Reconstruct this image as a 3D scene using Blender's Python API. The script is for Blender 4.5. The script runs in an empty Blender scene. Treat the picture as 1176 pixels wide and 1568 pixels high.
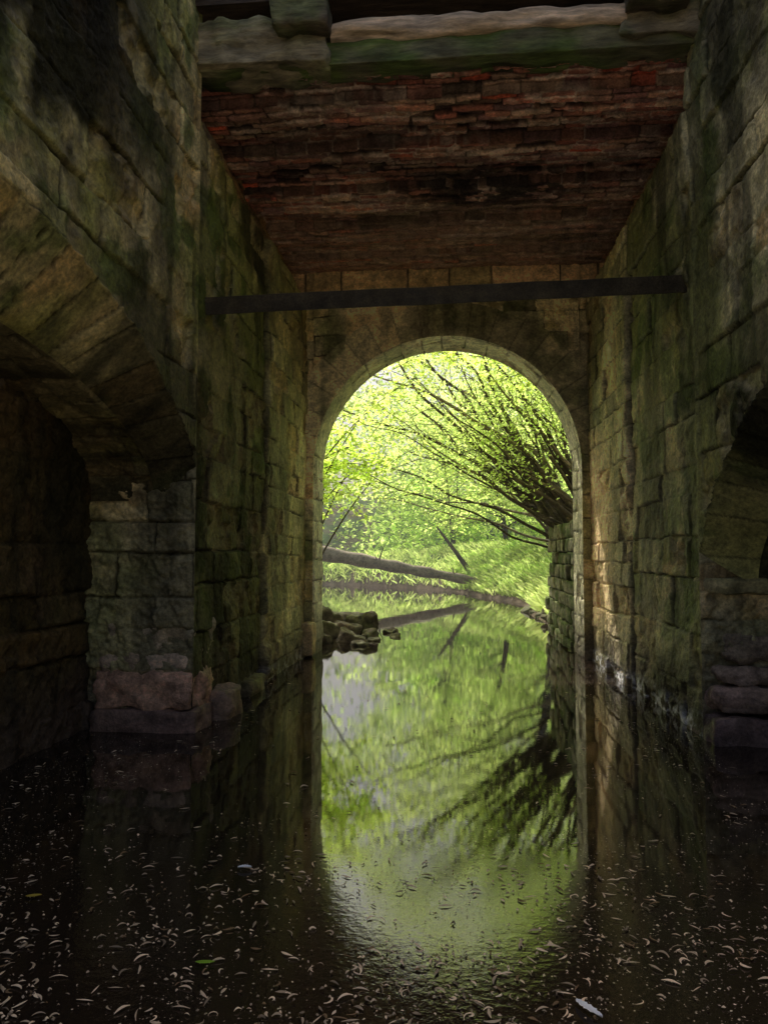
import bpy, bmesh, math, random
import numpy as np
from mathutils import Vector, noise as mn
R = np.random.RandomState(7); random.seed(7)
scene = bpy.context.scene
H=1.6
# ------------------------------------------------------------------ utils
def hsh(ix,iy,seed):
    h=(ix.astype(np.int64)*374761393+iy.astype(np.int64)*668265263+seed*982451653)&0xffffffff
    h=((h^(h>>13))*1274126177)&0xffffffff
    h=h^(h>>16)
    return (h&0xffffff)/float(0xffffff)
def vn(x,y,seed=0):
    ix=np.floor(x);iy=np.floor(y);fx=x-ix;fy=y-iy
    fx=fx*fx*(3-2*fx);fy=fy*fy*(3-2*fy)
    a=hsh(ix,iy,seed);b=hsh(ix+1,iy,seed);c=hsh(ix,iy+1,seed);d=hsh(ix+1,iy+1,seed)
    return (a*(1-fx)+b*fx)*(1-fy)+(c*(1-fx)+d*fx)*fy
def fbm(x,y,seed=0,o=4,g=.5):
    s=0;a=1;t=0
    for i in range(o):
        s=s+a*vn(x*2**i+17.3*i,y*2**i+9.1*i,seed+i);t+=a;a*=g
    return s/t
def ss(a,b,x):
    t=np.clip((x-a)/(b-a),0,1);return t*t*(3-2*t)
def masonry(u,v,seed,ch=(.27,.4),bl=(.35,.85),warp=.012):
    u=u+warp*2*(fbm(u*3,v*3,seed+50)-.5);v=v+warp*2*(fbm(u*2.2,v*2.2,seed+60)-.5)
    rs=np.random.RandomState(seed)
    b=[v.min()-.05-rs.rand()*.2]
    while b[-1]<v.max()+.1:b.append(b[-1]+rs.uniform(*ch))
    b=np.array(b);ci=np.clip(np.searchsorted(b,v)-1,0,len(b)-2)
    dist=np.minimum(v-b[ci],b[ci+1]-v);lv=(v-b[ci])/(b[ci+1]-b[ci])-.5
    bid=np.zeros(u.shape,int);lu=np.zeros(u.shape);u0=u.min()-1;u1=u.max()+1
    for c in range(len(b)-1):
        m=ci==c
        if not m.any():continue
        j=[u0-rs.rand()]
        while j[-1]<u1:j.append(j[-1]+rs.uniform(*bl))
        j=np.array(j);k=np.clip(np.searchsorted(j,u[m])-1,0,len(j)-2)
        dist[m]=np.minimum(dist[m],np.minimum(u[m]-j[k],j[k+1]-u[m]))
        lu[m]=(u[m]-j[k])/(j[k+1]-j[k])-.5;bid[m]=c*1000+k
    return dist,bid,lu,lv
def relief(u,v,seed,ch=(.24,.5),bl=(.35,1.25),jw=.013,jd=.03,amp=.018,rough=.026,warp=.032):
    d,bid,lu,lv=masonry(u,v,seed,ch,bl,warp)
    r1=hsh(bid,bid*0+1,seed);r2=hsh(bid,bid*0+2,seed);r3=hsh(bid,bid*0+3,seed)
    jm=1-ss(jw*.25,jw*1.4,d+.018*(fbm(u*9,v*9,seed+5)-.5))
    jm*=.12+.88*ss(.38,.62,fbm(u*1.3,v*1.3,seed+31))
    ero=ss(.68,.85,r2)*ss(.4,.62,fbm(u*5,v*5,seed+9))
    n=fbm(u*6,v*6,seed+3,5)-.5;n2=fbm(u*28,v*28,seed+13,3)-.5
    h=-jd*jm+(r1-.5)*amp*(1-jm)+(r3-.5)*.03*lu+(r2-.5)*.03*lv+n*rough*1.7+n2*rough*.7-ero*.045+.08*(fbm(u*.7,v*.7,seed+66,2)-.5)
    return h,jm,r1,r2,r3,ero
def mesh_np(name,co,faces4,col=None,smooth=True,mat=None,parent=None):
    me=bpy.data.meshes.new(name);n=len(co);f=np.asarray(faces4,dtype=np.int32)
    k=f.shape[1]
    me.vertices.add(n);me.vertices.foreach_set('co',np.asarray(co,dtype=np.float32).ravel())
    me.loops.add(f.size);me.loops.foreach_set('vertex_index',f.ravel())
    me.polygons.add(len(f));me.polygons.foreach_set('loop_start',np.arange(0,f.size,k,dtype=np.int32))
    me.polygons.foreach_set('loop_total',np.full(len(f),k,dtype=np.int32))
    me.polygons.foreach_set('use_smooth',np.full(len(f),smooth,dtype=bool))
    me.update(calc_edges=True)
    if col is not None:
        a=me.color_attributes.new('Col','FLOAT_COLOR','POINT')
        c=np.ones((n,4),dtype=np.float32);c[:,:3]=np.clip(col,0,1);a.data.foreach_set('color',c.ravel())
    ob=bpy.data.objects.new(name,me);scene.collection.objects.link(ob)
    if mat:me.materials.append(mat)
    if parent:ob.parent=parent
    return ob
def grid_faces(n,m):
    i=np.arange(n-1)[:,None]*m+np.arange(m-1)[None,:]
    return np.stack([i,i+1,i+1+m,i+m],-1).reshape(-1,4)
def surf(name,P,C,mat,parent,flip=False):
    n,m=P.shape[:2];f=grid_faces(n,m)
    if flip:f=f[:,::-1]
    return mesh_np(name,P.reshape(-1,3),f,C.reshape(-1,3),True,mat,parent)
def empty(name,loc=(0,0,0)):
    e=bpy.data.objects.new(name,None);scene.collection.objects.link(e);e.location=(0,0,0);return e
def mixc(a,b,t):
    a=np.asarray(a,float);b=np.asarray(b,float);t=t[...,None]
    return a*(1-t)+b*t
# ------------------------------------------------------------------ materials
def mat_new(name):
    m=bpy.data.materials.new(name);m.use_nodes=True;nt=m.node_tree
    return m,nt,nt.nodes['Principled BSDF'],nt.nodes['Material Output']
def mat_stone(name,rough=.8,bump=.8,sc=30,spec=.35,gain=1.,stretch=(1,1,1),bd=.02,tint=(1,1,1)):
    m,nt,p,o=mat_new(name);N=nt.nodes;L=nt.links
    at=N.new('ShaderNodeAttribute');at.attribute_name='Col'
    tc=N.new('ShaderNodeTexCoord');mp=N.new('ShaderNodeMapping');mp.inputs['Scale'].default_value=stretch;L.new(tc.outputs['Object'],mp.inputs[0])
    n1=N.new('ShaderNodeTexNoise');n1.inputs['Scale'].default_value=7;n1.inputs['Detail'].default_value=9;n1.inputs['Roughness'].default_value=.7
    n2=N.new('ShaderNodeTexNoise');n2.inputs['Scale'].default_value=sc;n2.inputs['Detail'].default_value=8;n2.inputs['Roughness'].default_value=.7
    for n in(n1,n2):L.new(mp.outputs[0],n.inputs['Vector'])
    mr=N.new('ShaderNodeMapRange');mr.inputs[1].default_value=.3;mr.inputs[2].default_value=.7;mr.inputs[3].default_value=.4*gain;mr.inputs[4].default_value=1.6*gain
    L.new(n1.outputs[0],mr.inputs[0])
    mr2=N.new('ShaderNodeMapRange');mr2.inputs[1].default_value=.3;mr2.inputs[2].default_value=.7;mr2.inputs[3].default_value=.5;mr2.inputs[4].default_value=1.5
    L.new(n2.outputs[0],mr2.inputs[0])
    mu=N.new('ShaderNodeMath');mu.operation='MULTIPLY';L.new(mr.outputs[0],mu.inputs[0]);L.new(mr2.outputs[0],mu.inputs[1])
    vm=N.new('ShaderNodeVectorMath');vm.operation='SCALE';L.new(at.outputs['Color'],vm.inputs[0]);L.new(mu.outputs[0],vm.inputs['Scale'])
    vt=N.new('ShaderNodeVectorMath');vt.operation='MULTIPLY';vt.inputs[1].default_value=tint;L.new(vm.outputs[0],vt.inputs[0])
    L.new(vt.outputs[0],p.inputs['Base Color'])
    mr3=N.new('ShaderNodeMapRange');mr3.inputs[1].default_value=.3;mr3.inputs[2].default_value=.7;mr3.inputs[3].default_value=max(.2,rough-.3);mr3.inputs[4].default_value=min(1,rough+.15)
    L.new(n1.outputs[0],mr3.inputs[0]);L.new(mr3.outputs[0],p.inputs['Roughness'])
    # soot, deep joints and dry dirt are matt; clean stone has a damp sheen
    mr4=N.new('ShaderNodeMapRange');mr4.inputs[1].default_value=.01;mr4.inputs[2].default_value=.09;mr4.inputs[3].default_value=.03;mr4.inputs[4].default_value=spec
    L.new(at.outputs['Fac'],mr4.inputs[0]);L.new(mr4.outputs[0],p.inputs['Specular IOR Level'])
    b=N.new('ShaderNodeBump');b.inputs['Strength'].default_value=bump;b.inputs['Distance'].default_value=bd
    L.new(n2.outputs[0],b.inputs['Height']);L.new(b.outputs[0],p.inputs['Normal'])
    return m
M_stone=mat_stone('weathered_stone',rough=.7,gain=2.3,spec=.45,bump=1,tint=(1.03,1,.86))
M_brick=mat_stone('old_brick',.85,.6,45,gain=2.9)
M_wood=mat_stone('old_timber',.8,1,25,gain=1.7,stretch=(.2,1,1),bd=.03)
M_rust=mat_stone('rusty_steel',.7,.3,60)
M_ground=mat_stone('earth',.95,.6,12,.1)
M_bark=mat_stone('bark',.9,.6,30,.15)
def mat_leaf(name,tr=.72):
    m,nt,p,o=mat_new(name);N=nt.nodes;L=nt.links
    at=N.new('ShaderNodeAttribute');at.attribute_name='Col'
    d=N.new('ShaderNodeBsdfDiffuse');t=N.new('ShaderNodeBsdfTranslucent');mx=N.new('ShaderNodeMixShader');mx.inputs[0].default_value=tr
    g=N.new('ShaderNodeVectorMath');g.operation='MULTIPLY';g.inputs[1].default_value=(9.4,7.2,11.5)
    g2=N.new('ShaderNodeVectorMath');g2.operation='MULTIPLY';g2.inputs[1].default_value=(3.8,3.4,4.6)
    L.new(at.outputs['Color'],g2.inputs[0]);L.new(g2.outputs[0],d.inputs[0]);L.new(at.outputs['Color'],g.inputs[0]);L.new(g.outputs[0],t.inputs[0])
    L.new(d.outputs[0],mx.inputs[1]);L.new(t.outputs[0],mx.inputs[2]);L.new(mx.outputs[0],o.inputs[0])
    N.remove(p);return m
M_leaf=mat_leaf('leaf')
def mat_litter(name):
    m,nt,p,o=mat_new(name);at=nt.nodes.new('ShaderNodeAttribute');at.attribute_name='Col'
    nt.links.new(at.outputs['Color'],p.inputs['Base Color']);p.inputs['Roughness'].default_value=.75;p.inputs['Specular IOR Level'].default_value=.2;return m
M_lit=mat_litter('dry_litter')
def mat_water():
    m,nt,p,o=mat_new('river_water');N=nt.nodes;L=nt.links
    p.inputs['Base Color'].default_value=(.022,.015,.011,1);p.inputs['Roughness'].default_value=.01;p.inputs['IOR'].default_value=2.0
    tc=N.new('ShaderNodeTexCoord')
    n1=N.new('ShaderNodeTexNoise');n1.inputs['Scale'].default_value=1.3;n1.inputs['Detail'].default_value=1
    n2=N.new('ShaderNodeTexNoise');n2.inputs['Scale'].default_value=22;n2.inputs['Detail'].default_value=4;n2.inputs['Roughness'].default_value=.6
    for n in(n1,n2):L.new(tc.outputs['Object'],n.inputs['Vector'])
    sx=N.new('ShaderNodeSeparateXYZ');L.new(tc.outputs['Object'],sx.inputs[0])
    n3=N.new('ShaderNodeTexNoise');n3.inputs['Scale'].default_value=.9;n3.inputs['Detail'].default_value=3;L.new(tc.outputs['Object'],n3.inputs['Vector'])
    mr=N.new('ShaderNodeMapRange');mr.inputs[1].default_value=4.2;mr.inputs[2].default_value=2.6;mr.inputs[3].default_value=.03;mr.inputs[4].default_value=.36;L.new(sx.outputs[1],mr.inputs[0])
    mu=N.new('ShaderNodeMath');mu.operation='MULTIPLY';L.new(mr.outputs[0],mu.inputs[0]);L.new(n3.outputs[0],mu.inputs[1])
    b1=N.new('ShaderNodeBump');b1.inputs['Strength'].default_value=.03;b1.inputs['Distance'].default_value=.04;L.new(n1.outputs[0],b1.inputs['Height'])
    b2=N.new('ShaderNodeBump');b2.inputs['Distance'].default_value=.01;L.new(mu.outputs[0],b2.inputs['Strength']);L.new(n2.outputs[0],b2.inputs['Height']);L.new(b1.outputs[0],b2.inputs['Normal'])
    L.new(b2.outputs[0],p.inputs['Normal']);return m
M_water=mat_water()
# ------------------------------------------------------------------ colours
def wallcol(u,v,z,jm,r1,r2,ero,base,seed,green=.6,dark=None,stain=1.):
    c=np.zeros(u.shape+(3,))+np.array(base)
    c=c*(.6+.8*r1)[...,None]
    c=mixc(c,np.array(base)*np.array([1.35,.95,.65]),ss(.45,1,r2)*.5)
    pale=ss(.55,.75,fbm(u*1.7+5,v*1.7,seed+75,5))
    c=mixc(c,np.array(base)*1.6,pale*.7)
    g=ss(.42,.6,fbm(u*.9,v*.7,seed+70,5))*green
    c=mixc(c,(.10,.115,.02),g*.8)
    g2=ss(.55,.66,fbm(u*2.2,v*2.2,seed+72,5))*green
    c=mixc(c,(.04,.07,.012),g2*.75)
    dk=ss(.48,.66,fbm(u*.8+9,v*.45,seed+80,5))
    c=mixc(c,(.022,.02,.013),dk*.82*stain)
    st=ss(.50,.72,fbm(u*4,v*.35,seed+90,4))*.68   # streaks running down
    c=mixc(c,(.022,.021,.014),st*stain)
    c=mixc(c,(.014,.012,.008),jm*.9)
    c=mixc(c,np.array(base)*1.4,ero*.5)
    wet=1-ss(.05,.6+.7*fbm(u*1.5,v*0+1,seed+95),z)
    c=mixc(c,(.05,.037,.035),wet*.8)
    if dark is not None:c=mixc(c,(.004,.004,.0035),dark)
    return c
bridge=empty('stone_bridge')
YF=11.6;ZT=7.0
def side(sgn,xw,jy,yc,ai,bi,ae,be,z0,splay,xr,seed,base,green,pe):
    X=lambda off:sgn*(xw-off)      # off>0 = into tunnel
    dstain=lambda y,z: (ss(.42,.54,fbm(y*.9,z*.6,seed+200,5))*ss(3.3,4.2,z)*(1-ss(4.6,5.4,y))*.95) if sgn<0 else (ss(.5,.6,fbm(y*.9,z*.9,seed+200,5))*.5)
    ny,nz=int((YF-jy)/.016),int(6.6/.016)
    y,z=np.meshgrid(np.linspace(jy,YF+.05,ny),np.linspace(-.3,6.35,nz),indexing='ij')
    h,jm,r1,r2,r3,e=relief(y,z,seed,amp=.035)
    h2,jm2,q1,q2,q3,e2=relief(y,z,seed+7,ch=(.25,.42),bl=(.35,.8),amp=.03,rough=.026)
    far=(y>9.2)
    hb,jb,b1,b2,b3,eb=relief(y,z,seed+11,ch=(.08,.1),bl=(.18,.3),jw=.006,jd=.018,amp=.03)
    brick=z>5.6+.2*fbm(y*2,z*2,seed+4)
    h=np.where(far,h2+.05,h);jm=np.where(far,jm2,jm);r1=np.where(far,q1,r1);r2=np.where(far,q2,r2);e=np.where(far,e2,e)
    gro=np.exp(-((y-9.19)/.03)**2);h=h-gro*.06
    c=wallcol(y,z,z,np.maximum(jm,gro),r1,r2,e,base,seed,green,dstain(y,z)*.6)
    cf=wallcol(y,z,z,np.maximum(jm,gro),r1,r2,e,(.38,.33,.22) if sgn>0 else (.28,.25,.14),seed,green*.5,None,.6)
    if sgn<0:   # stretch of wall behind the left pier, darker lower down
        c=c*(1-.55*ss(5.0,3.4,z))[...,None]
    # light pouring in at the arch, painted warm and pale on the right wall
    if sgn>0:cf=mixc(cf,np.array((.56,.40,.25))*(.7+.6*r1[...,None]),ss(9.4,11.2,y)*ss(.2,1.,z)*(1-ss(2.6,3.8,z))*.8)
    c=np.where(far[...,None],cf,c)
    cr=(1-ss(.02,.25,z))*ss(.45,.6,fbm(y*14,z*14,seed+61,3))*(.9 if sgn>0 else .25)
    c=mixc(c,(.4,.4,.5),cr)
    h=np.where(brick,hb-.22*ss(5.6,6.2,z),h)
    cb=mixc((.14,.065,.035),(.2,.13,.07),b1);cb=mixc(cb,(.03,.025,.02),np.maximum(jb,.6*ss(.4,.7,fbm(y,z*2,seed+44))))
    c=np.where(brick[...,None],cb,c)
    h=h*ss(0,.05,y-jy)
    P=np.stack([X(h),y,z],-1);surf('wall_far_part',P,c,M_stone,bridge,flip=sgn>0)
    th=np.linspace(-math.pi/2,math.pi/2,380);yy=yc+ai*np.sin(th);sc_=(jy-yc)/ai;yy=yc+(yy-yc)*sc_
    nz=int((ZT-z0)/.017);v=np.linspace(0,1,nz)
    y=np.repeat(yy[:,None],nz,1)
    zi=z0+bi*np.sqrt(np.clip(1-((y-yc)/(jy-yc))**2,0,1))
    ze=z0+be*np.clip(1-((y-yc)/ae)**2,0,1)**pe
    ze=np.maximum(ze,zi+.05)
    z=zi+(ZT-zi)*v[None,:]
    h,jm,r1,r2,r3,e=relief(y,z,seed,amp=.035)
    ring=z<ze
    phi=np.arctan2(z-(z0-1.1),y-yc)*3.4
    bj=np.cumsum(R.uniform(.26,.5,60))-4; bj=bj[bj<20]
    ph=phi+.01*fbm(y*4,z*4,seed+2);k=np.clip(np.searchsorted(bj,ph)-1,0,len(bj)-2)
    dj=np.minimum(ph-bj[k],bj[k+1]-ph);dj=np.minimum(dj,np.abs(z-ze)*.8)
    jr=(1-ss(.003,.016,dj))*.8;rr=hsh(k,k*0+4,seed);rr2=hsh(k,k*0+5,seed)
    hr=-.025*jr+(rr-.5)*.02+(fbm(y*6,z*6,seed+3,5)-.5)*.05+(fbm(y*28,z*28,seed+33,3)-.5)*.02+.02
    h=np.where(ring,hr,h);jm=np.where(ring,jr,jm);r1=np.where(ring,.3+.4*rr,r1);r2=np.where(ring,rr2,r2);e=np.where(ring,0,e)
    h=h*ss(0,.05,z-zi)*ss(0,.05,jy-y)
    off=h-splay*np.clip((ze-z)/(ze-zi),0,1)
    c=wallcol(y,z,z,jm,r1,r2,e,base,seed,green,dstain(y,z))
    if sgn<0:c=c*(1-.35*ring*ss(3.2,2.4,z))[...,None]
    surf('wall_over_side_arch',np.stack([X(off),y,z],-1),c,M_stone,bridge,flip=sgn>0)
    dd=np.linspace(0,1,50);t=np.repeat(np.linspace(-math.pi/2,math.pi/2,380)[:,None],50,1);D=np.repeat(dd[None,:],380,0)
    y=yc+(jy-yc)*np.sin(t);z=z0+bi*np.cos(t);xo=splay+(xr-splay)*D
    s=t*2.4;h,jm,r1,r2,r3,e=relief(xo*1.0,s,seed+21,ch=(.3,.42),bl=(.4,.7))
    h*=ss(0,.05,D)
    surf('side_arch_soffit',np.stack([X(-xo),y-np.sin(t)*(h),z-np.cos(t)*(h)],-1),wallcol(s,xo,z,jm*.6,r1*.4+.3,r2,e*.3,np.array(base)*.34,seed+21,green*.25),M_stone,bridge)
    for ye,sg in((jy,1),(2*yc-jy,-1)):
        nx=90;nz=220
        xo,z=np.meshgrid(np.linspace(0,xr+.05,nx),np.linspace(-.3,z0+be*.5,nz),indexing='ij')
        h,jm,r1,r2,r3,e=relief(xo+.2,z,seed+31,ch=(.22,.42),bl=(.4,.8),amp=.07,rough=.075,jd=.05)
        h=h*ss(0,.05,xo)*ss(-.1,.3,z0+.25-z)
        c=wallcol(xo,z,z,jm,r1,r2,e,(.24,.215,.145),seed+31,green*.45,None,.8)
        surf('side_arch_jamb',np.stack([X(-xo),ye-sg*h,z],-1),c,M_stone,bridge)
    y,z=np.meshgrid(np.linspace(2*yc-jy-.05,jy+.05,260),np.linspace(-.3,z0+bi+.1,170),indexing='ij')
    h,jm,r1,r2,r3,e=relief(y,z,seed+41,amp=.04,rough=.045,jd=.05)
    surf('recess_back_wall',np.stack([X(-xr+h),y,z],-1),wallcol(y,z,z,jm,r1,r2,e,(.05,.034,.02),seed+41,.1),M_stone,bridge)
    ya=2*yc-jy
    y,z=np.meshgrid(np.linspace(-.5,ya,100),np.linspace(-.3,ZT,260),indexing='ij')
    h,jm,r1,r2,r3,e=relief(y,z,seed);h*=ss(0,.05,ya-y)
    surf('wall_near_part',np.stack([X(h),y,z],-1),wallcol(y,z,z,jm,r1,r2,e,base,seed,green),M_stone,bridge)
side(-1,2.35,6.65,3.6,3.05,.95,3.2,1.5,2.1,.4,1.0,101,(.25,.205,.11),.85,.65)
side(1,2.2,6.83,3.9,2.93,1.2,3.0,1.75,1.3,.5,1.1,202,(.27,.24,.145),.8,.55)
# ---- far wall with arch
cx,RA,ZS=-.08,2.10,2.97
def farwall(name,Y,sg,xl,xr_,ztop,seed,base):
    th=np.linspace(-math.pi/2,math.pi/2,300);nz=240
    x=np.repeat((cx+RA*np.sin(th))[:,None],nz,1);zi=ZS+RA*np.cos(th)[:,None];z=zi+(ztop-zi)*np.linspace(0,1,nz)[None,:]
    def shade(x,z):
        h,jm,r1,r2,r3,e=relief(x,z,seed,ch=(.28,.4),bl=(.4,.8))
        rad=np.hypot(x-cx,z-ZS);ring=(rad<RA+.5+.1*hsh(np.floor(np.arctan2(z-ZS,x-cx)/math.pi*19+.5).astype(int),x.astype(int)*0,3))&(z>ZS-.02)
        ph=np.arctan2(z-ZS,x-cx)/math.pi*19+.5;k=np.floor(ph);dj=np.minimum(ph-k,k+1-ph)*math.pi*RA/19
        jr=(1-ss(.003,.013,dj))*.65;kk=k.astype(int)
        rr=hsh(kk,kk*0+1,seed);hr=-.015*jr+(rr-.5)*.015+(fbm(x*6,z*6,seed+3,5)-.5)*.04+.012
        h=np.where(ring,hr,h);jm=np.where(ring,jr,jm);r1=np.where(ring,.35+.5*rr,r1);r2=np.where(ring,rr*.8,r2);e=np.where(ring,0,e)
        lint=z>5.8
        kx=(x+.3*np.floor((z-5.8)/.38)+.15*np.sin(x*3))/.8;kf=np.floor(kx);dl=np.minimum(kx-kf,kf+1-kx)*.8;dl=np.minimum(dl,np.abs(z-5.8));jl=1-ss(.006,.02,dl)
        rl=hsh(kf.astype(int),kf.astype(int)*0+9,seed)
        h=np.where(lint,.05-.03*jl+(rl-.5)*.03+(fbm(x*8,z*8,seed+3,4)-.5)*.05,h);jm=np.where(lint,jl,jm)
        c=wallcol(x,z,z,jm,r1,r2,e,base,seed,.6,None,.7)
        cl=mixc(mixc((.38,.25,.15),(.2,.16,.08),rl),(.03,.025,.02),jl);cl=cl*(.5+fbm(x*5,z*5,8))[...,None];c=np.where(lint[...,None],cl,c)
        return h,c
    h,c=shade(x,z);h=h*ss(0,.04,z-zi)
    surf(name,np.stack([x,Y-sg*h,z],-1),c,M_stone,bridge)
    for a,b in((xl,cx-RA),(cx+RA,xr_)):
        n=max(12,int(abs(b-a)/.03))
        x,z=np.meshgrid(np.linspace(a,b,n),np.linspace(-.3,ztop,300),indexing='ij');h,c=shade(x,z)
        e=np.minimum(np.abs(x-(cx-RA)),np.abs(x-(cx+RA)));h=h*ss(0,.04,e)
        surf(name+'_side',np.stack([x,Y-sg*h,z],-1),c,M_stone,bridge)
farwall('end_wall',YF,1,-2.75,2.6,6.4,303,(.36,.31,.2))
farwall('outer_facade',12.5,-1,-9,9,8,313,(.25,.22,.16))
L1=2.97+.3;tot=2*L1+math.pi*RA
s=np.linspace(0,tot,620);dy=np.linspace(0,.9,60)
S,D=np.meshgrid(s,dy,indexing='ij')
ang=np.clip((S-L1)/RA,0,math.pi)
bx=cx-RA*np.cos(ang);bz=np.where(S<L1,-.3+S,np.where(S>tot-L1,-.3+tot-S,ZS+RA*np.sin(ang)))
nx_=np.cos(ang);nz_=-np.sin(ang)
h,jm,r1,r2,r3,e=relief(D,S,404,ch=(.3,.37),bl=(.35,.6),amp=.02,rough=.02)
h*=ss(0,.04,D)*ss(0,.04,.9-D)
c=wallcol(D,S,bz,jm,r1*.5+.25,r2*.6,e,(.40,.37,.3),404,.2,None,.2)
surf('arch_barrel',np.stack([bx+nx_*h,YF+D,bz+nz_*h],-1),c,M_stone,bridge)
# ---- brick ceiling, laid in bays of slightly different level
x,y=np.meshgrid(np.linspace(-2.65,2.55,400),np.linspace(6.8,YF+.05,640),indexing='ij')
edges=np.array([6.7,7.05,7.5,7.95,8.45,8.9,9.45,9.9,10.4,10.95,12]);off=np.array([.0,.09,-.02,.07,-.03,.07,-.03,.06,-.02,.05])
d,bid,lu,lv=masonry(x,y,505,ch=(.078,.095),bl=(.22,.42),warp=.007)
r1=hsh(bid,bid*0+1,5);r2=hsh(bid,bid*0+2,5);r3=hsh(bid,bid*0+3,5)
jm=1-ss(.004,.014,d+.008*(fbm(x*12,y*12,3)-.5))
crs=(bid//1000);rowr=hsh(crs,crs*0+7,5)
yb=y+.03*(fbm(x*1.5,y*0,33)-.5)
bi_=np.clip(np.searchsorted(edges,yb)-1,0,9);bay=off[bi_]
lost=((r2>.93)|((r2>.6)&(fbm(x*1.1,y*1.6,34)>.6)))*1.
zz=6.18-bay-(-.022*jm*(.4+.6*ss(.4,.6,fbm(x*2+7,y*2,9)))+(r1-.5)*.022+(rowr-.5)*.025+.018*(fbm(x*20,y*20,35)-.5)*2)+lost*.045+.05*(fbm(x*.8,y*.8,77)-.5)
c=mixc((.22,.062,.042),(.19,.10,.065),r1);c=mixc(c,(.12,.06,.06),ss(.5,1,r3)*.8)
c=mixc(c,(.24,.16,.11),(r3<.14)*.7)
c=mixc(c,(.28,.045,.02),((r1<.1)&(r2<.5))*.7)
c=c*(.65+.65*rowr)[...,None]
salt=ss(.52,.7,fbm(x*1.3,y*3.5,88,5))
c=mixc(c,(.34,.25,.2),salt*.65*(r2>.3)*ss(.35,.55,fbm(x*10,y*14,97,3)))
c=mixc(c,(.07,.045,.035),ss(.5,.64,fbm(x*.6+3,y*1.0,89,4))*.6)
c=mixc(c,(.26,.2,.16),jm*ss(.45,.6,fbm(x*2,y*2,91))*.7)
c=mixc(c,(.02,.013,.01),jm*(1-ss(.45,.6,fbm(x*2,y*2,91)))*.85)
c=mixc(c,(.02,.015,.012),lost*.7)
c=mixc(c,(.02,.015,.012),np.exp(-((np.min(np.abs(yb[...,None]-edges),-1))/.03)**2)*.6)
c=mixc(c,(.13,.09,.06),ss(8.6,10.6,y)*.6)
soot=np.exp(-(((x-.5)/1.6)**2+((y-9.0)/.6)**2))+.7*(fbm(x*2.2,y*3.5,90,5)-.5)
sp=ss(.60,.64,fbm(x*7,y*9,92,3))
c=mixc(c,(.012,.010,.009),ss(.35,.9,soot)*.88*(1-sp))
surf('brick_ceiling',np.stack([x,y,zz],-1),c,M_brick,bridge)
def box(name,x0,x1,y0,y1,z0,z1,mat,parent,col=(.2,.17,.12)):
    v=np.array([[x,y,z] for x in(x0,x1) for y in(y0,y1) for z in(z0,z1)],float)
    f=[[0,1,3,2],[4,6,7,5],[0,4,5,1],[2,3,7,6],[0,2,6,4],[1,5,7,3]]
    return mesh_np(name,v,f,np.tile(col,(8,1)),False,mat,parent)
box('light_blocker',-6,-3.45,-.45,12.4,-1,7.0,M_stone,bridge)  # unseen backing boxes, added to stop light leaking in behind the walls
box('light_blocker',3.4,6,-.45,12.4,-1,7.0,M_stone,bridge)
box('light_blocker',-3.5,-2.75,6.9,12.4,-1,7.0,M_stone,bridge)
box('light_blocker',2.65,3.5,7.1,12.4,-1,7.0,M_stone,bridge)
box('deck_slab',-3.6,3.6,6.52,12.45,6.78,7.9,M_wood,bridge,(.05,.035,.025))
# ------------------------------------------------------------------ rough blocks
def rough_block(c,size,seed=0,amp=.02,cuts=7,rnd=.25,col=(.25,.22,.16),moss=.3,rot=0,out=None,nsc=5,tilt=0):
    bm=bmesh.new();bmesh.ops.create_cube(bm,size=2)
    bmesh.ops.subdivide_edges(bm,edges=bm.edges[:],cuts=cuts,use_grid_fill=True)
    vs=[];cs=[];cr,sr=math.cos(rot),math.sin(rot);ct,st=math.cos(tilt),math.sin(tilt)
    for v in bm.verts:
        p=v.co.copy();q=p.normalized()*1.25
        edge=sorted([abs(p.x),abs(p.y),abs(p.z)])[1]
        w=rnd*(.25+.75*edge**3)
        p=p.lerp(q,w)
        P=Vector((p.x*size[0]/2,p.y*size[1]/2,p.z*size[2]/2))
        n=mn.fractal(Vector((P.x*nsc+seed*3.1,P.y*nsc,P.z*nsc+seed)),.9,2,5)
        P+=q.normalized()*n*amp
        P=Vector((P.x*ct+P.z*st,P.y,-P.x*st+P.z*ct))
        P=Vector((P.x*cr-P.y*sr+c[0],P.x*sr+P.y*cr+c[1],P.z+c[2]))
        vs.append(P[:])
        g=mn.fractal(P*2.2+Vector((seed,0,0)),.9,2,4)*.8+(.25 if q.z>.6 else 0)
        g=min(1,max(0,(g+.15)*2.2))*moss;br=.8+.4*mn.noise(P*7)
        cs.append([ (col[i]*(1-g)+(.07,.115,.02)[i]*g)*br for i in range(3)])
    fs=[[l.index for l in f.verts] for f in bm.faces];bm.free()
    if out is not None:
        o=out['n'];out['v']+=vs;out['c']+=cs;out['f']+=[[a+o for a in f] for f in fs];out['n']+=len(vs)
    return vs,fs,cs
def newout():return {'v':[],'c':[],'f':[],'n':0}
def emit(name,out,mat,parent=None,smooth=True):
    return mesh_np(name,out['v'],out['f'],np.array(out['c']),smooth,mat,parent)
o=newout()
rough_block((-2.78,6.85,.02),(1.0,.62,.34),1,.04,14,.1,(.14,.09,.09),.05,0,o)
rough_block((-2.80,6.88,.36),(.92,.56,.34),2,.06,16,.12,(.31,.19,.16),.05,0,o)
rough_block((-2.82,6.92,.60),(.86,.56,.17),7,.05,14,.3,(.30,.23,.2),.1,0,o)
rough_block((-2.80,6.98,.86),(.84,.6,.42),3,.09,18,.4,(.28,.23,.19),.15,0,o)
rough_block((-2.28,7.3,.06),(.3,.42,.42),4,.05,10,.35,(.2,.13,.12),.1,0,o)
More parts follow.
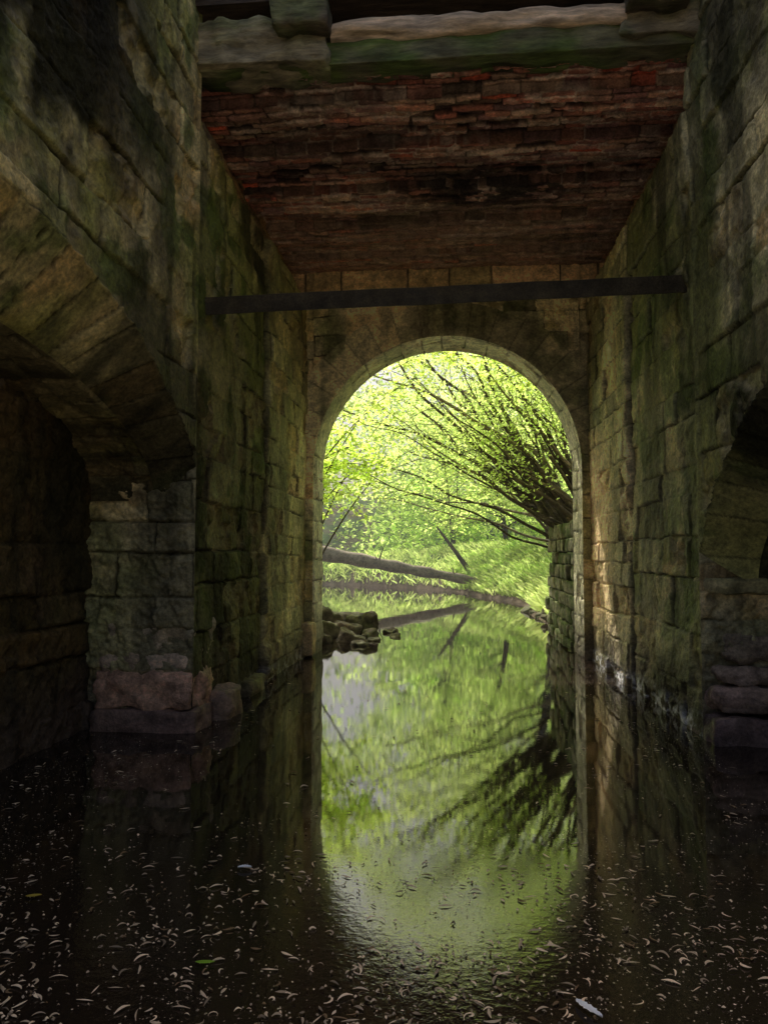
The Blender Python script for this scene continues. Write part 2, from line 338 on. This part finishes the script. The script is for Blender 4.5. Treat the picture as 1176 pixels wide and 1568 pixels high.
rough_block((-2.36,8.6,.0),(.25,.7,.3),4,.05,10,.35,(.1,.08,.05),.1,0,o)
# right: stepped, projecting ledges in the recess
rough_block((2.80,6.88,.0),(1.2,.72,.42),5,.05,16,.1,(.11,.075,.085),.05,0,o)
rough_block((2.84,6.92,.34),(1.16,.62,.22),6,.06,16,.25,(.22,.155,.15),.05,0,o)
rough_block((2.88,6.99,.55),(1.12,.56,.16),8,.05,14,.35,(.20,.15,.14),.08,0,o)
rough_block((2.92,7.05,.78),(1.08,.52,.26),16,.06,14,.3,(.19,.15,.13),.1,0,o)
rough_block((2.85,6.97,1.32),(1.2,.42,.13),17,.04,14,.15,(.22,.19,.12),.2,0,o)
rough_block((-2.26,11.55,.28),(.24,.35,.5),9,.03,8,.25,(.35,.26,.16),.15,0,o)
emit('pier_plinths',o,M_stone,bridge)
# ------------------------------------------------------------------ timber / lintel at top
tb=empty('timber_lintel')
o=newout()
rough_block((-1.85,6.72,6.40),(1.5,.4,.42),11,.08,26,.18,(.22,.18,.115),.45,0,o,3.5,.03)
rough_block((2.0,6.75,6.42),(.95,.4,.30),12,.07,18,.18,(.22,.18,.12),.5,0,o,3.5)
emit('end_blocks',o,M_wood,tb)
o=newout()
rough_block((.02,6.76,6.30),(5.0,.3,.22),13,.05,34,.2,(.11,.10,.055),.7,0,o,3)
emit('lower_beam',o,M_wood,tb)
def tube(path,rad,sides,out,col,nz=.15,seed=0):
    path=[Vector(p) for p in path];n=len(path);base=out['n']
    up=Vector((0,0,1))
    for i,p in enumerate(path):
        t=(path[min(i+1,n-1)]-path[max(i-1,0)]).normalized()
        a=t.cross(up)
        if a.length<.05:a=t.cross(Vector((1,0,0)))
        a.normalize();b=t.cross(a)
        for k in range(sides):
            an=2*math.pi*k/sides
            r=rad[i]*(1+nz*mn.noise(Vector((p.x*3+seed,p.y*3+math.cos(an)*1.5,p.z*3+math.sin(an)*1.5))))
            out['v'].append((p+(a*math.cos(an)+b*math.sin(an))*r)[:])
            br=.8+.5*mn.noise(p*2+Vector((k,seed,0)));out['c'].append([c*br for c in col])
    for i in range(n-1):
        for k in range(sides):
            k2=(k+1)%sides
            out['f'].append([base+i*sides+k,base+i*sides+k2,base+(i+1)*sides+k2,base+(i+1)*sides+k])
    out['n']+=n*sides
o=newout()
tube([(-1.1+.045*i,6.66,6.5+.012*mn.noise(Vector((i*.12,0,0)))) for i in range(61)],[.115+.012*mn.noise(Vector((i*.21,5,0))) for i in range(61)],28,o,(.42,.30,.2),.35)
emit('weathered_log',o,M_wood,tb)
o=newout()
rough_block((-1.35,6.5,6.72),(.5,.3,.6),14,.04,12,.1,(.11,.085,.06),.4,0,o)
rough_block((1.85,6.5,6.75),(.55,.3,.6),15,.04,12,.1,(.11,.085,.06),.4,0,o)
emit('posts',o,M_wood,tb)
a=Vector((-2.5,6.8,3.90));b=Vector((2.35,7.12,4.09))
prof=[(0,0),(.012,0),(.012,.155),(.12,.155),(.12,.17),(0,.17)]
n=60;vs=[];cs=[]
for i in range(n+1):
    p=a.lerp(b,i/n)
    for(q,w)in prof:
        vs.append((p.x,p.y+q+.004*mn.noise(p*3),p.z+w+.006*mn.noise(p*2)));k=.7+.6*abs(mn.noise(Vector((p.x*4,w*20,0))));cs.append((.065*k,.05*k,.03*k))
m=len(prof);fs=[[i*m+k,i*m+(k+1)%m,(i+1)*m+(k+1)%m,(i+1)*m+k] for i in range(n) for k in range(m)]
mesh_np('steel_beam',vs,fs,np.array(cs),False,M_rust)
# ------------------------------------------------------------------ ground + water
def lerpS(n,lim,k=3.2):
    t=np.linspace(-1,1,n);return lim*np.sinh(k*t)/math.sinh(k)
gx=lerpS(420,220,5.2);gy=12+lerpS(420,260,4.2)
x,y=np.meshgrid(gx,gy,indexing='ij')
def gheight(x,y):
    bend=np.where(y>26,-((y-26)**2)*.045,0)
    re=2.5+.25*np.sin(y*.6)-ss(18,30,y)*.6+bend+.5*(fbm(y*.5,y*0,5)-.5)
    le=-4.5-ss(12,26,y)*3+bend-.5*np.sin(y*.35)
    le=np.where(y>26,-8-((y-26)**2)*.02-6*ss(30,36,y),le)
    dr=x-re;dl=le-x
    e=np.maximum(dr,dl);e=np.where(y>60,np.maximum(e,3),e);e=np.where(y<-1,np.maximum(e,(-1.5-y)*.6),e)
    z=-.6+ss(-1.2,.9,e)*1.3+ss(.3,4,e)*1.5*np.clip(1-ss(30,45,y)*.6,0,1)*(y>5)+ss(8,80,e)*6+.3*(fbm(x*.6,y*.6,9)-.5)*ss(-.5,1,e)
    inside=(np.abs(x)<6)&(y>-1)&(y<12.6)
    return np.where(inside,-.9,z)
z=gheight(x,y)
c=mixc((.10,.075,.05),(.05,.10,.02),ss(.35,.6,fbm(x*1.2,y*1.2,6))*ss(.2,.7,z))
c=np.where((y<0)[...,None],mixc((.42,.38,.30),(.34,.30,.23),fbm(x*2,y*2,6)),c)   # unseen pale ground behind the camera, added to bounce sunlight inside
surf('ground',np.stack([x,y,z],-1),c,M_ground,None,flip=True)
wv=[(-230,-230,0),(230,-230,0),(230,260,0),(-230,260,0)]
mesh_np('water',wv,[[0,1,2,3]],None,False,M_water)
# ------------------------------------------------------------------ leaves
def leaves(name,cen,size,col,parent=None,upb=.8,asp=.5):
    n=len(cen);nr=R.normal(size=(n,3));nr[:,2]=np.abs(nr[:,2])+upb;nr/=np.linalg.norm(nr,axis=1)[:,None]
    d=R.normal(size=(n,3));d[:,2]-=.3;d-=nr*(d*nr).sum(1)[:,None];d/=np.linalg.norm(d,axis=1)[:,None]
    s=np.cross(nr,d);L=(size*R.uniform(.6,1.3,n))[:,None];w=L*asp*.5
    v=np.stack([cen-d*L*.5,cen-s*w-d*L*.05,cen+d*L*.5-nr*L*.08,cen+s*w-d*L*.05],1).reshape(-1,3)
    f=np.arange(4*n).reshape(n,4)
    return mesh_np(name,v,f,np.repeat(col,4,axis=0),False,M_leaf,parent)
def leafcol(n,base=(.085,.14,.026),var=.35,yel=.25,cl=None):
    k=R.uniform(1-var,1+var,n)[:,None]
    if cl is not None:k=k*cl[:,None]
    c=np.array(base)[None,:]*k;t=(R.rand(n)*yel)[:,None]
    return c*(1-t)+np.array([.14,.175,.04])*k*t
def clumps(centers,rad,per,flat=.6):
    idx=np.repeat(np.arange(len(centers)),per)
    p=R.normal(size=(len(idx),3))*np.array([1,1,flat])
    p*=rad[idx][:,None]*.55
    return centers[idx]+p,idx
def bez(p0,p1,p2,n):
    p0,p1,p2=map(Vector,(p0,p1,p2));return [p0*(1-t)**2+p1*2*t*(1-t)+p2*t*t for t in [i/(n-1) for i in range(n)]]
def tree(name,x,y,h,cr,ncl,per,lean=(0,0),lsz=.13,zmin=.25,base=(.085,.14,.026),trunk=.16):
    e=empty(name);o=newout();z0=float(gheight(np.array([x]),np.array([y]))[0])-.1
    top=Vector((x+lean[0],y+lean[1],z0+h*.85))
    tp=bez((x,y,z0),(x+lean[0]*.2+R.uniform(-.3,.3),y+lean[1]*.2,z0+h*.45),top,14)
    tube(tp,[trunk*(1.35-i/13*1.15) if i else trunk*1.7 for i in range(14)],9,o,(.07,.055,.035))
    C=[];rad=[]
    for i in range(ncl):
        t=R.uniform(zmin,1);a=R.uniform(0,2*math.pi);w=cr*math.sqrt(R.rand())*(1.15-.6*abs(t-.5))
        c=Vector((x+lean[0]*t+math.cos(a)*w,y+lean[1]*t+math.sin(a)*w,max(.7,z0+h*t)))
        C.append(c[:]);rad.append(R.uniform(.35,.95))
        if i%2==0:
            s=tp[min(13,max(2,int(t*11)))];mid=s.lerp(c,.5)+Vector((0,0,.15*w))
            tube(bez(s,mid,c,7),[trunk*.28*(1-j/7.5) for j in range(7)],5,o,(.06,.05,.03))
    emit('trunk_and_limbs',o,M_bark,e)
    C=np.array(C);p,idx=clumps(C,np.array(rad),per)
    lum=R.uniform(.5,1.35,len(C))[idx]
    leaves('foliage',p,lsz,leafcol(len(p),base,cl=lum),e)
    return e
tree('alder_tree',-6.9,19,9,2.7,60,110,(1.2,0),.13,.3)
tree('alder_tree',-9.5,27,8,2.8,60,130,(1.0,0),.16,.15)
tree('alder_tree',4.8,21,9,2.6,60,110,(-1,0),.13,.15)
tree('alder_tree',3.9,29,8,3.0,80,120,(-1.2,0),.16,.1)
tree('alder_tree',2.6,35,7,2.6,80,120,(-2.2,-1.0),.17,.15,trunk=.1)
tree('alder_tree',.2,43,10,3.0,100,120,(-1,0),.2,.1,trunk=.12)
tree('alder_tree',-15,38,10,3.8,80,130,(0,0),.2,.05)
tree('alder_tree',6,38,12,4,100,130,(0,0),.2,.05)
# distant woodland (one mass), stepping up like a wooded slope so that every tier catches the sun
C=[];rr=[]
for i in range(3000):
    yy=R.uniform(43,78);C.append((R.uniform(-.45*yy,.36*yy),yy,1+abs(R.uniform(0,1))**.8*(5+(yy-43)*.95)));rr.append(R.uniform(.7,1.7)*yy/48)
C=np.array(C);rr=np.array(rr)
def hole(ax,az_,w,h_):return ((C[:,0]/C[:,1]-ax)/w)**2+((C[:,2]/C[:,1]-az_)/h_)**2<1
win=hole(-.15,.13,.055,.10)|hole(-.12,.30,.045,.045)|hole(.0,.24,.035,.035)|hole(-.04,.36,.06,.035)|hole(.1,.33,.04,.05)|hole(-.17,.42,.05,.06)|hole(-.06,.17,.025,.03)
k=~win|(R.rand(len(C))<.06);C=C[k];rr=rr[k]
p,idx=clumps(C,rr,48)
leaves('distant_woodland',p,.42,leafcol(len(p),(.095,.15,.034),cl=R.uniform(.5,1.4,len(C))[idx]))
# ---- many-stemmed willow leaning from right bank
w=empty('willow_tree');o=newout();LC=[]
F=1132.
def P(px,py,d):return Vector(((px-690)/F*d,d,H+(850-py)/F*d))
root=Vector((3.0,16.4,1.9))
tg=[(560,560,15),(640,575,14.5),(700,545,15.5),(600,640,15),(520,625,16),(540,700,17),(575,765,18),(690,640,16),(760,560,15.5),(800,540,16.5),(740,620,17),(660,700,17.5),(780,650,17),(820,600,16),(850,560,16.5),(865,620,15.5),(640,520,17),(720,500,16.5),(600,600,17.5),(500,690,16),(700,720,19),(620,760,20),(770,520,17.5),(835,680,17.5),(680,580,18),(880,520,17),(900,450,18),(940,560,17),(550,480,15),(640,430,16),(800,430,17),(560,640,14.2),(730,690,15)]
for i in range(26):tg.append((R.uniform(600,890),R.uniform(500,690),R.uniform(14.5,18)))
for i,(a_,b_,d) in enumerate(tg):
    e=P(a_,b_,d);r0=root+Vector((R.uniform(-.45,.5),R.uniform(-1.2,1.8),R.uniform(-.4,.4)))
    if i>=33:r0=root+Vector((R.uniform(-.4,.3),R.uniform(-.8,.8),R.uniform(-.3,.4)))
    mid=r0.lerp(e,.45)+Vector((R.uniform(-.5,.5),R.uniform(-.4,.4),R.uniform(-.3,.8)))
    n=22;pt=bez(r0,mid,e,n);pt=[q+Vector((mn.noise(q*.9+Vector((i,0,0))),mn.noise(q*1.1+Vector((9,i,0))),mn.noise(q*.9+Vector((0,9,i)))))*.2*min(1,j/5) for j,q in enumerate(pt)]
    rr=R.uniform(.03,.055) if i%4 else R.uniform(.065,.1);tube(pt,[rr*(1-.8*j/(n-1)) for j in range(n)],7,o,(.12,.10,.068) if i%3 else (.26,.22,.16))
    for j in range(9 if i<33 else 15,n):
        for _ in range(2):
            if R.rand()<.48:
                q=pt[j];dv=(pt[j]-pt[j-1]).normalized()*.5+Vector((R.uniform(-.6,.6),R.uniform(-.6,.6),R.uniform(-.7,.5)))
                t2=q+dv*R.uniform(.5,1.4);tw=bez(q,q.lerp(t2,.5)+Vector((0,0,.12)),t2,5)
                tube(tw,[.009,.007,.006,.005,.003],4,o,(.13,.105,.065))
                for k in tw[2:]:LC.append(k[:])
emit('stems',o,M_bark,w)
LC=np.array(LC)
p,idx=clumps(LC,np.full(len(LC),.32),9)
leaves('foliage',p,.09,leafcol(len(p),(.09,.15,.026)),w,asp=.5)
h_=empty('hazel_tree');o=newout();LC=[]
for i in range(28):
    s0=Vector((R.uniform(-3.6,-2.9),R.uniform(13.4,16.5),R.uniform(.6,3)));e=P(R.uniform(440,640),R.uniform(470,740),s0.y+R.uniform(-.5,.8))
    if i>15:s0=Vector((3.4,R.uniform(13.5,15),R.uniform(4,7)));e=P(R.uniform(560,880),R.uniform(480,590),s0.y)
    pt=bez(s0,s0.lerp(e,.5)+Vector((0,0,.8)),e,12);tube(pt,[.022*(1-.8*j/11) for j in range(12)],5,o,(.1,.08,.05))
    for j in range(4,12):
        for _ in range(2):
            t2=pt[j]+Vector((R.uniform(-.5,.5),R.uniform(-.5,.5),R.uniform(-.4,.2)));tw=bez(pt[j],pt[j].lerp(t2,.5),t2,4);tube(tw,[.006,.005,.004,.003],4,o,(.07,.055,.035))
            for k in tw[1:]:LC.append(k[:])
emit('branches',o,M_bark,h_)
LC=np.array(LC);p,idx=clumps(LC,np.full(len(LC),.2),7);leaves('foliage',p,.11,leafcol(len(p),(.10,.16,.026)),h_,asp=.65)
# ------------------------------------------------------------------ fallen logs
o=newout()
pt=bez(P(440,838,29),P(600,868,30),P(745,893,31),24);tube(pt,[.32-.007*j+.03*math.sin(j*1.7) for j in range(24)],9,o,(.32,.27,.2))
for k in range(9):
    a=pt[R.randint(4,20)];b=a+Vector((R.uniform(-1.2,.8),R.uniform(-.5,.5),R.uniform(-.3,.9)));tube(bez(a,a.lerp(b,.5)+Vector((0,0,.1)),b,6),[.05,.04,.03,.02,.012,.006],5,o,(.2,.16,.12))
emit('fallen_log',o,M_bark)
o=newout()
pt=bez((1.2,33,.3),(0.6,32.5,1.2),(-.6,32,2.8),14);tube(pt,[.16-.009*j for j in range(14)],9,o,(.12,.095,.07));emit('leaning_trunk',o,M_bark)
# rocks left, rubble right, ruined retaining wall
o=newout()
for i,(x_,y_,z_,s_) in enumerate([(-1.85,15.2,.16,.5),(-2.4,15.5,.15,.55),(-2.05,14.5,.08,.42),(-1.6,14.5,-.01,.3),(-2.5,14.3,.1,.5),(-1.85,13.7,.0,.42),(-2.35,13.4,.0,.36),(-1.45,13.9,-.05,.26),(-2.9,15.0,.2,.7),(-1.25,15.3,-.03,.26),(-3.4,14.3,.25,.9),(-1.6,13.1,-.06,.26),(-2.2,16.3,.1,.5),(-1.1,14.5,-.05,.2)]):
    rough_block((x_,y_,z_),(s_*1.15,s_*.95,s_*.8),20+i,.08*(.5+s_),10,.5,(.2,.17,.13) if i%3 else (.13,.11,.08),.35,R.uniform(0,3),o,4,R.uniform(-.4,.4))
emit('boulders',o,M_ground)
o=newout()
for i in range(16):
    d=R.uniform(17.2,22);x_=2.45-R.rand()*.35+(.2 if d<20 else 0);s_=R.uniform(.15,.45)
    rough_block((x_,d,R.uniform(-.1,.15)),(s_*1.6,s_,s_*.4),40+i,.06,6,.25,(.2,.18,.12),.4,R.uniform(0,3),o,3,R.uniform(-.5,.5))
emit('rubble_stones',o,M_ground)
o=newout();z_=-.2;i=0
while z_<2.1:
    hh=R.uniform(.22,.34);y_=12.55
    while y_<16.7-z_*.3+R.uniform(-.3,.2):
        l=R.uniform(.3,.65)
        rough_block((2.36+R.uniform(-.04,.05)+(y_-12.5)*.02,y_+l/2,z_+hh/2),(.6,l-.02,hh-.015),60+i,.035,6,.18,(.3,.28,.18),.8,R.uniform(-.04,.04),o,4);i+=1;y_+=l
    z_+=hh
emit('retaining_wall',o,M_ground)
# ------------------------------------------------------------------ grass
def grass(name,n,xr_,yr_,hh,cond):
    x=R.uniform(*xr_,n);y=R.uniform(*yr_,n);z=gheight(x,y);k=(z>.12)&cond(x,y);x,y,z=x[k],y[k],z[k];n=len(x)
    a=R.uniform(0,2*math.pi,n);L=R.uniform(.5,1.3,n)*hh;lean=R.normal(size=(n,2))*.35;w=.018+.012*R.rand(n)
    b=np.stack([x,y,z-.03],1);d=np.stack([np.cos(a)*w,np.sin(a)*w,0*w],1);t=np.stack([lean[:,0]*L,lean[:,1]*L,L],1)
    v=np.stack([b-d,b+d,b+t*.6+d*.6,b+t*.6*1+t*.4+np.stack([lean[:,0]*.2,lean[:,1]*.2,-.05+0*x],1)],1).reshape(-1,3)
    cl=.5+fbm(x*1.5,y*1.5,61)
    mesh_np(name,v,np.arange(4*n).reshape(n,4),np.repeat(leafcol(n,(.065,.108,.022),cl=cl),4,0),False,M_leaf)
grass('grass',55000,(.0,8),(17,40),.3,lambda x,y:True)
grass('grass',20000,(-14,3),(32,46),.4,lambda x,y:True)
# ------------------------------------------------------------------ floating litter
def litter():
    V=[];Fc=[];Cc=[];n=0
    S=6
    N=4600;T=24000
    ys=1.9+R.rand(T)**1.5*7.5;xs=R.uniform(-1,1,T)*np.minimum(3.3,.62*ys+.3)-.05*ys
    dn=fbm(xs*2.1,ys*2.1,900,4)
    keep=(.2+.8*ss(.42,.62,dn))*np.where(ys<3.2,.72,np.where(ys<4.,.36,.15));keep=np.where((xs>-1.9)&(xs<1.5)&(ys>4.4),keep*.4,keep)
    ok=(R.rand(T)<keep)&(xs<2.1)&(xs>-3.2)&~((xs<-2.3)&(ys>6.4))
    for x,y in zip(xs[ok][:N],ys[ok][:N]):
        L=R.uniform(.02,.07) if R.rand()<.5 else R.uniform(.006,.02);w=R.uniform(.0018,.0062);cur=R.normal()*1.9;a=R.normal()*.9+ (math.pi if R.rand()<.5 else 0)
        col=np.array([.88,.68,.48])*R.uniform(.2,1.1) if R.rand()<.85 else np.array([.2,.13,.07])
        px_,py_=x,y;z=.004+R.rand()*.003
        up=R.uniform(0,.006)
        for i in range(S+1):
            t=i/S;ww=w*math.sin(math.pi*min(.95,max(.12,t)))*1.1;nx,ny=-math.sin(a),math.cos(a);zz_=z+up*math.sin(math.pi*t)
            V.append((px_+nx*ww,py_+ny*ww,zz_));V.append((px_-nx*ww,py_-ny*ww,zz_));V.append((px_,py_,zz_+ww*.9));Cc+= [col,col,col*1.1]
            if i<S:
                q=n+i*3;Fc.append([q,q+3,q+5,q+2]);Fc.append([q+2,q+5,q+4,q+1])
            px_+=math.cos(a)*L/S;py_+=math.sin(a)*L/S;a+=cur/S
        n+=(S+1)*3
    M=60000;y=1.8+R.rand(M)**1.3*9;x=R.uniform(-1,1,M)*np.minimum(3.3,.62*y+.3)-.05*y
    dn=fbm(x*1.1,y*1.1,950,5);keep=(R.rand(M)<(.15+.85*ss(.35,.65,dn))*np.where((np.abs(x+.1)<1.7)&(y>4.5),.25,1))&(x<2.1)&~((x<-2.3)&(y>6.4))
    x,y=x[keep],y[keep];m=len(x);a=R.uniform(0,6.28,m);l=.001+.006*R.rand(m)**2.5;w_=l*R.uniform(.3,.9,m)
    dx=np.stack([np.cos(a)*l,np.sin(a)*l,0*l],1);ex=np.stack([-np.sin(a)*w_,np.cos(a)*w_,0*l],1);c0=np.stack([x,y,.0045+0*x],1)
    v=np.stack([c0-dx,c0-ex,c0+dx,c0+ex],1).reshape(-1,3)
    cc=np.repeat(np.array([[.75,.62,.46]])*R.uniform(.3,1.2,m)[:,None],4,0)
    V=np.concatenate([np.array(V),v]);Fc=np.concatenate([np.array(Fc),np.arange(4*m).reshape(m,4)+n]);Cc=np.concatenate([np.array(Cc),cc])
    mesh_np('floating_litter',V,Fc,Cc,True,M_lit)
litter()
def W(px,py):d=F*H/(py-850);return Vector(((px-690)/F*d,d,.006))
def flat_leaf(name,px,py,L,wd,rot,col,curl=.01,feather=False):
    c=W(px,py);n=14;V=[];Fc=[];Cc=[]
    for i in range(n+1):
        t=i/n;w=wd*math.sin(math.pi*min(.98,t*.95+.03))**.7;bend=.25*(t-.5)**2*L
        for s_ in(-1,-.5,0,.5,1):
            jag=(1+.25*math.sin(i*2.4+s_*3)) if feather else 1
            lx=(t-.5)*L;ly=s_*w*jag+bend;z=.004+abs(s_)*curl+(curl*.6*math.sin(t*3))
            V.append((c.x+lx*math.cos(rot)-ly*math.sin(rot),c.y+lx*math.sin(rot)+ly*math.cos(rot),c.z+z));Cc.append([k*(.8 if s_==0 else 1) for k in col])
    for i in range(n):
        for k in range(4):Fc.append([i*5+k,i*5+k+1,(i+1)*5+k+1,(i+1)*5+k])
    mesh_np(name,V,Fc,np.array(Cc),True,M_lit)
flat_leaf('feather',883,1512,.12,.016,-.9,(.85,.87,.92),.008,True)
flat_leaf('feather',375,1330,.07,.014,.1,(.8,.83,.9),.008,True)
flat_leaf('floating_leaf',315,1473,.075,.012,.1,(.2,.36,.03),.003)
flat_leaf('floating_leaf',40,1385,.07,.014,.3,(.42,.33,.05),.003)
flat_leaf('floating_leaf',1165,1225,.08,.02,.6,(.3,.26,.2),.003)
# ------------------------------------------------------------------ humid haze over the river outside
hz,nt,p_,o_=mat_new('river_haze');nt.nodes.remove(p_)
vs_=nt.nodes.new('ShaderNodeVolumeScatter');vs_.inputs['Density'].default_value=.0035;vs_.inputs['Anisotropy'].default_value=.35;vs_.inputs['Color'].default_value=(.97,.98,1,1)
nt.links.new(vs_.outputs[0],o_.inputs['Volume'])
hb_=box('river_haze',-40,40,12.9,85,-.4,30,hz,None)
# ------------------------------------------------------------------ light
az,el=math.radians(-25),math.radians(56)
s=Vector((math.sin(az)*math.cos(el),math.cos(az)*math.cos(el),math.sin(el)))
sl=bpy.data.lights.new('sun','SUN');sl.energy=5;sl.angle=math.radians(.5);sl.color=(1,.95,.85)
so=bpy.data.objects.new('sun',sl);scene.collection.objects.link(so);so.rotation_euler=(-s).to_track_quat('-Z','Y').to_euler()
wd=bpy.data.worlds.new('World');scene.world=wd;wd.use_nodes=True;nt=wd.node_tree;bg=nt.nodes['Background']
sk=nt.nodes.new('ShaderNodeTexSky');sk.sky_type='NISHITA';sk.sun_disc=False;sk.sun_elevation=el;sk.sun_rotation=az;sk.air_density=1.1;sk.dust_density=7
nt.links.new(sk.outputs[0],bg.inputs[0]);bg.inputs[1].default_value=.15
cam=bpy.data.cameras.new('camera');co=bpy.data.objects.new('camera',cam);scene.collection.objects.link(co)
cam.sensor_fit='VERTICAL';cam.sensor_height=36;cam.sensor_width=27;cam.lens=26;cam.clip_end=1000;cam.clip_start=.05
co.location=(0,0,H);co.rotation_euler=(math.radians(93.3),0,math.radians(5.15))
scene.camera=co
scene.view_settings.view_transform='Standard';scene.view_settings.look='None';scene.view_settings.exposure=0
